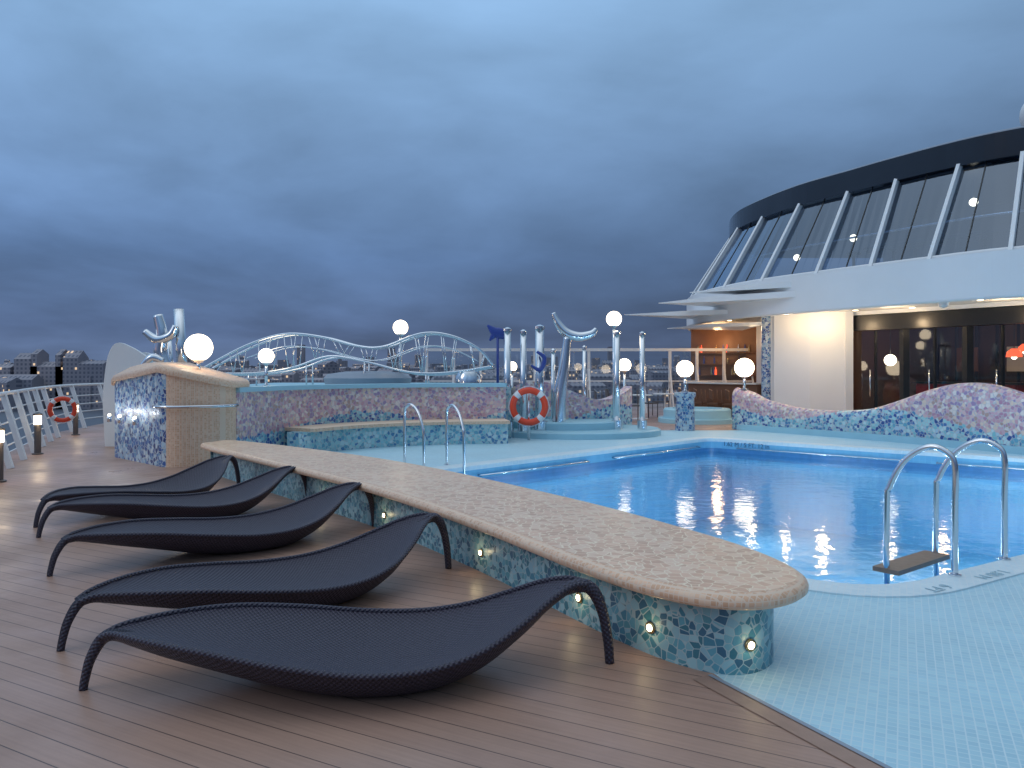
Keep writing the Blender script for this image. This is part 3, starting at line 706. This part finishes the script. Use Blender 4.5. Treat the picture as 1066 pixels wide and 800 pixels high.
slab('wing',[(3.55,24.2),(5.0,22.8),(7.3,21.6),(6.6,25.0)],3.1,.14,.12,cw)
slab('wing',[(4.25,22.3),(5.6,21.0),(7.6,19.4),(6.6,23.2)],3.36,.16,.06,cw)
slab('wing',[(5.0,21.6),(6.2,20.4),(8.0,19.3),(7.2,22.0)],3.62,.14,.04,cw)
slab('lower_wing',[(5.05,25.0),(5.9,23.2),(7.2,22.2),(7.5,25.0)],2.78,.10,.05,cw)
ba=empty('pool_bar',(7.5,25,0))
wall('bar_front',[(p.x,p.y) for p in cat([(6.0,25.6,0),(6.6,24.2,0),(7.5,23.3,0)],6)],.3,0,1.05,M_wood,ba)
wall('bar_top',[(p.x,p.y) for p in cat([(6.0,25.6,0),(6.6,24.2,0),(7.5,23.3,0)],6)],.5,1.05,1.1,M_cream,ba)
wall('bar_back_wall',[(6.6,28.2),(9,26.6)],.15,0,3.0,M_wood,ba)
for z in (1.3,1.7,2.1): beam('shelf',(6.6,28.05,z),(8.5,26.8,z),.2,.03,M_wood,ba)
for i in range(26):
    t=random.random(); z=random.choice((1.315,1.715,2.115)); x=6.7+1.7*t;y=28.0-1.14*t
    lathe('bottle',(x,y,z),[(.035,0),(.035,.16),(.012,.22),(.012,.28)],random.choice([M_brass,M_redshade,M_chrome,M_bluepaint]),ba,8)
plight('bar_lamp',(6.9,25.8,2.6),24,(1,.62,.3),.1,ba); plight('bar_lamp_2',(7.2,27,2.4),14,(1,.62,.3),.1,ba)
for i in range(4): chair(5.6+.35*i,24.9-.55*i,2.4,M_wood,'bar_stool')
ra=empty('roof_radome',(15.0,22,7)); lathe('pedestal',(15.0,21.9,6.9),[(1.2,0),(1.1,.5),(.8,.85),(.45,1.0),(.3,1.3)],M_white,ra,32); sphere('dome',(15.2,21.9,8.8),.62,M_white,ra)

# ---------------------------------------------------------------- city skyline
V=[];F=[]
def bx(x,y,w,d,h,zb=-30,rot=0,roof=0):
    i=len(V); c,s=math.cos(rot),math.sin(rot)
    for z in (zb,h):
        for a,b in ((-w/2,-d/2),(w/2,-d/2),(w/2,d/2),(-w/2,d/2)): V.append((x+a*c-b*s,y+a*s+b*c,z))
    F.extend([(i,i+1,i+5,i+4),(i+1,i+2,i+6,i+5),(i+2,i+3,i+7,i+6),(i+3,i,i+4,i+7)])
    if roof:
        for a in (-w/2,w/2): V.append((x+a*c,y+a*s,h+roof))
        F.extend([(i+4,i+5,i+9,i+8),(i+6,i+7,i+8,i+9),(i+4,i+8,i+7),(i+5,i+6,i+9)])
    else: F.append((i+4,i+5,i+6,i+7))
for q in range(2200):
    y=random.uniform(560,2600); x=random.uniform(-1.1,.6)*y
    h=random.uniform(-20,-6)+ (y/800)*random.uniform(-2,10)
    if random.random()<.06: h+=random.uniform(4,14)*(y/900)
    bx(x,y,random.uniform(8,30),random.uniform(10,26),h,rot=random.uniform(-.5,.5),roof=random.choice((0,2,4)))
for x,w,h,rf in [(-390,14,10,5),(-372,24,4,4),(-352,12,11,6),(-381,5,14,4),(-362,4,13,5),(-336,20,6,3),(-410,20,3,3)]: bx(x,620,w,16,h,roof=rf)
for k in range(26): bx(random.uniform(-1900,1500),random.uniform(1900,2500),random.uniform(14,24),20,random.uniform(30,70))
add('city_skyline',V,F,M_city)

# ---------------------------------------------------------------- sky and light
w=bpy.data.worlds.new('World'); S.world=w; w.use_nodes=True; nt=w.node_tree
for n_ in list(nt.nodes): nt.nodes.remove(n_)
out=N(nt,'ShaderNodeOutputWorld'); bg=N(nt,'ShaderNodeBackground'); bg2=N(nt,'ShaderNodeBackground'); ad=N(nt,'ShaderNodeAddShader')
sky=N(nt,'ShaderNodeTexSky'); sky.sky_type='NISHITA'; sky.sun_disc=False; sky.sun_elevation=math.radians(3); sky.sun_rotation=math.radians(-120)
L(nt,sky.outputs[0],bg2.inputs[0]); bg2.inputs[1].default_value=.006
tc=N(nt,'ShaderNodeTexCoord'); xyz=N(nt,'ShaderNodeSeparateXYZ'); L(nt,tc.outputs['Generated'],xyz.inputs[0])
r=N(nt,'ShaderNodeValToRGB'); e=r.color_ramp.elements
stops=[(0,(.090,.135,.235)),(.05,(.082,.135,.265)),(.14,(.10,.18,.35)),(.27,(.165,.285,.49)),(.43,(.24,.41,.65)),(.7,(.48,.65,.84)),(1,(.88,1.03,1.18))]
while len(e)<len(stops): e.new(.5)
for i,(p,c) in enumerate(stops): e[i].position=p; e[i].color=(*c,1)
L(nt,xyz.outputs[2],r.inputs[0])
zz=math_(nt,'ADD',math_(nt,'MAXIMUM',xyz.outputs[2],0),.22)
cb=N(nt,'ShaderNodeCombineXYZ'); L(nt,math_(nt,'DIVIDE',xyz.outputs[0],zz),cb.inputs[0]); L(nt,math_(nt,'DIVIDE',xyz.outputs[1],zz),cb.inputs[1]); L(nt,math_(nt,'MULTIPLY',xyz.outputs[2],1.5),cb.inputs[2])
n1=N(nt,'ShaderNodeTexNoise'); n1.inputs['Scale'].default_value=.62; n1.inputs['Detail'].default_value=8; n1.inputs['Roughness'].default_value=.52; n1.inputs['Distortion'].default_value=.4; L(nt,cb.outputs[0],n1.inputs['Vector'])
n2=N(nt,'ShaderNodeTexNoise'); n2.inputs['Scale'].default_value=2.3; n2.inputs['Detail'].default_value=6; n2.inputs['Distortion'].default_value=.3; L(nt,cb.outputs[0],n2.inputs['Vector'])
cl=math_(nt,'ADD',math_(nt,'MULTIPLY',n1.outputs['Fac'],.76),math_(nt,'MULTIPLY',n2.outputs['Fac'],.24))
mr=N(nt,'ShaderNodeMapRange'); mr.inputs[1].default_value=.36; mr.inputs[2].default_value=.64; mr.inputs[3].default_value=.62; mr.inputs[4].default_value=1.26
L(nt,cl,mr.inputs[0])
side=math_(nt,'MULTIPLY_ADD',xyz.outputs[0],-.5,1.0)
c=mixc(nt,1,r.outputs[0],math_(nt,'MULTIPLY',mr.outputs[0],side),'MULTIPLY'); L(nt,c,bg.inputs[0]); bg.inputs[1].default_value=1.0
L(nt,bg.outputs[0],ad.inputs[0]); L(nt,bg2.outputs[0],ad.inputs[1]); L(nt,ad.outputs[0],out.inputs[0])
sl=bpy.data.lights.new('sun','SUN'); sl.energy=.25; sl.angle=math.radians(25); sl.color=(1,.92,.85)
so=bpy.data.objects.new('sun',sl); so.rotation_euler=(math.radians(60),0,math.radians(-60)); link(so)

# ---------------------------------------------------------------- camera
cd=bpy.data.cameras.new('camera'); cd.lens=27; cd.sensor_width=36; cd.shift_y=-.014; cd.clip_end=20000; cd.clip_start=.05
co=bpy.data.objects.new('camera',cd); co.location=(0,0,1.5); co.rotation_euler=(math.radians(90),0,0); link(co); S.camera=co
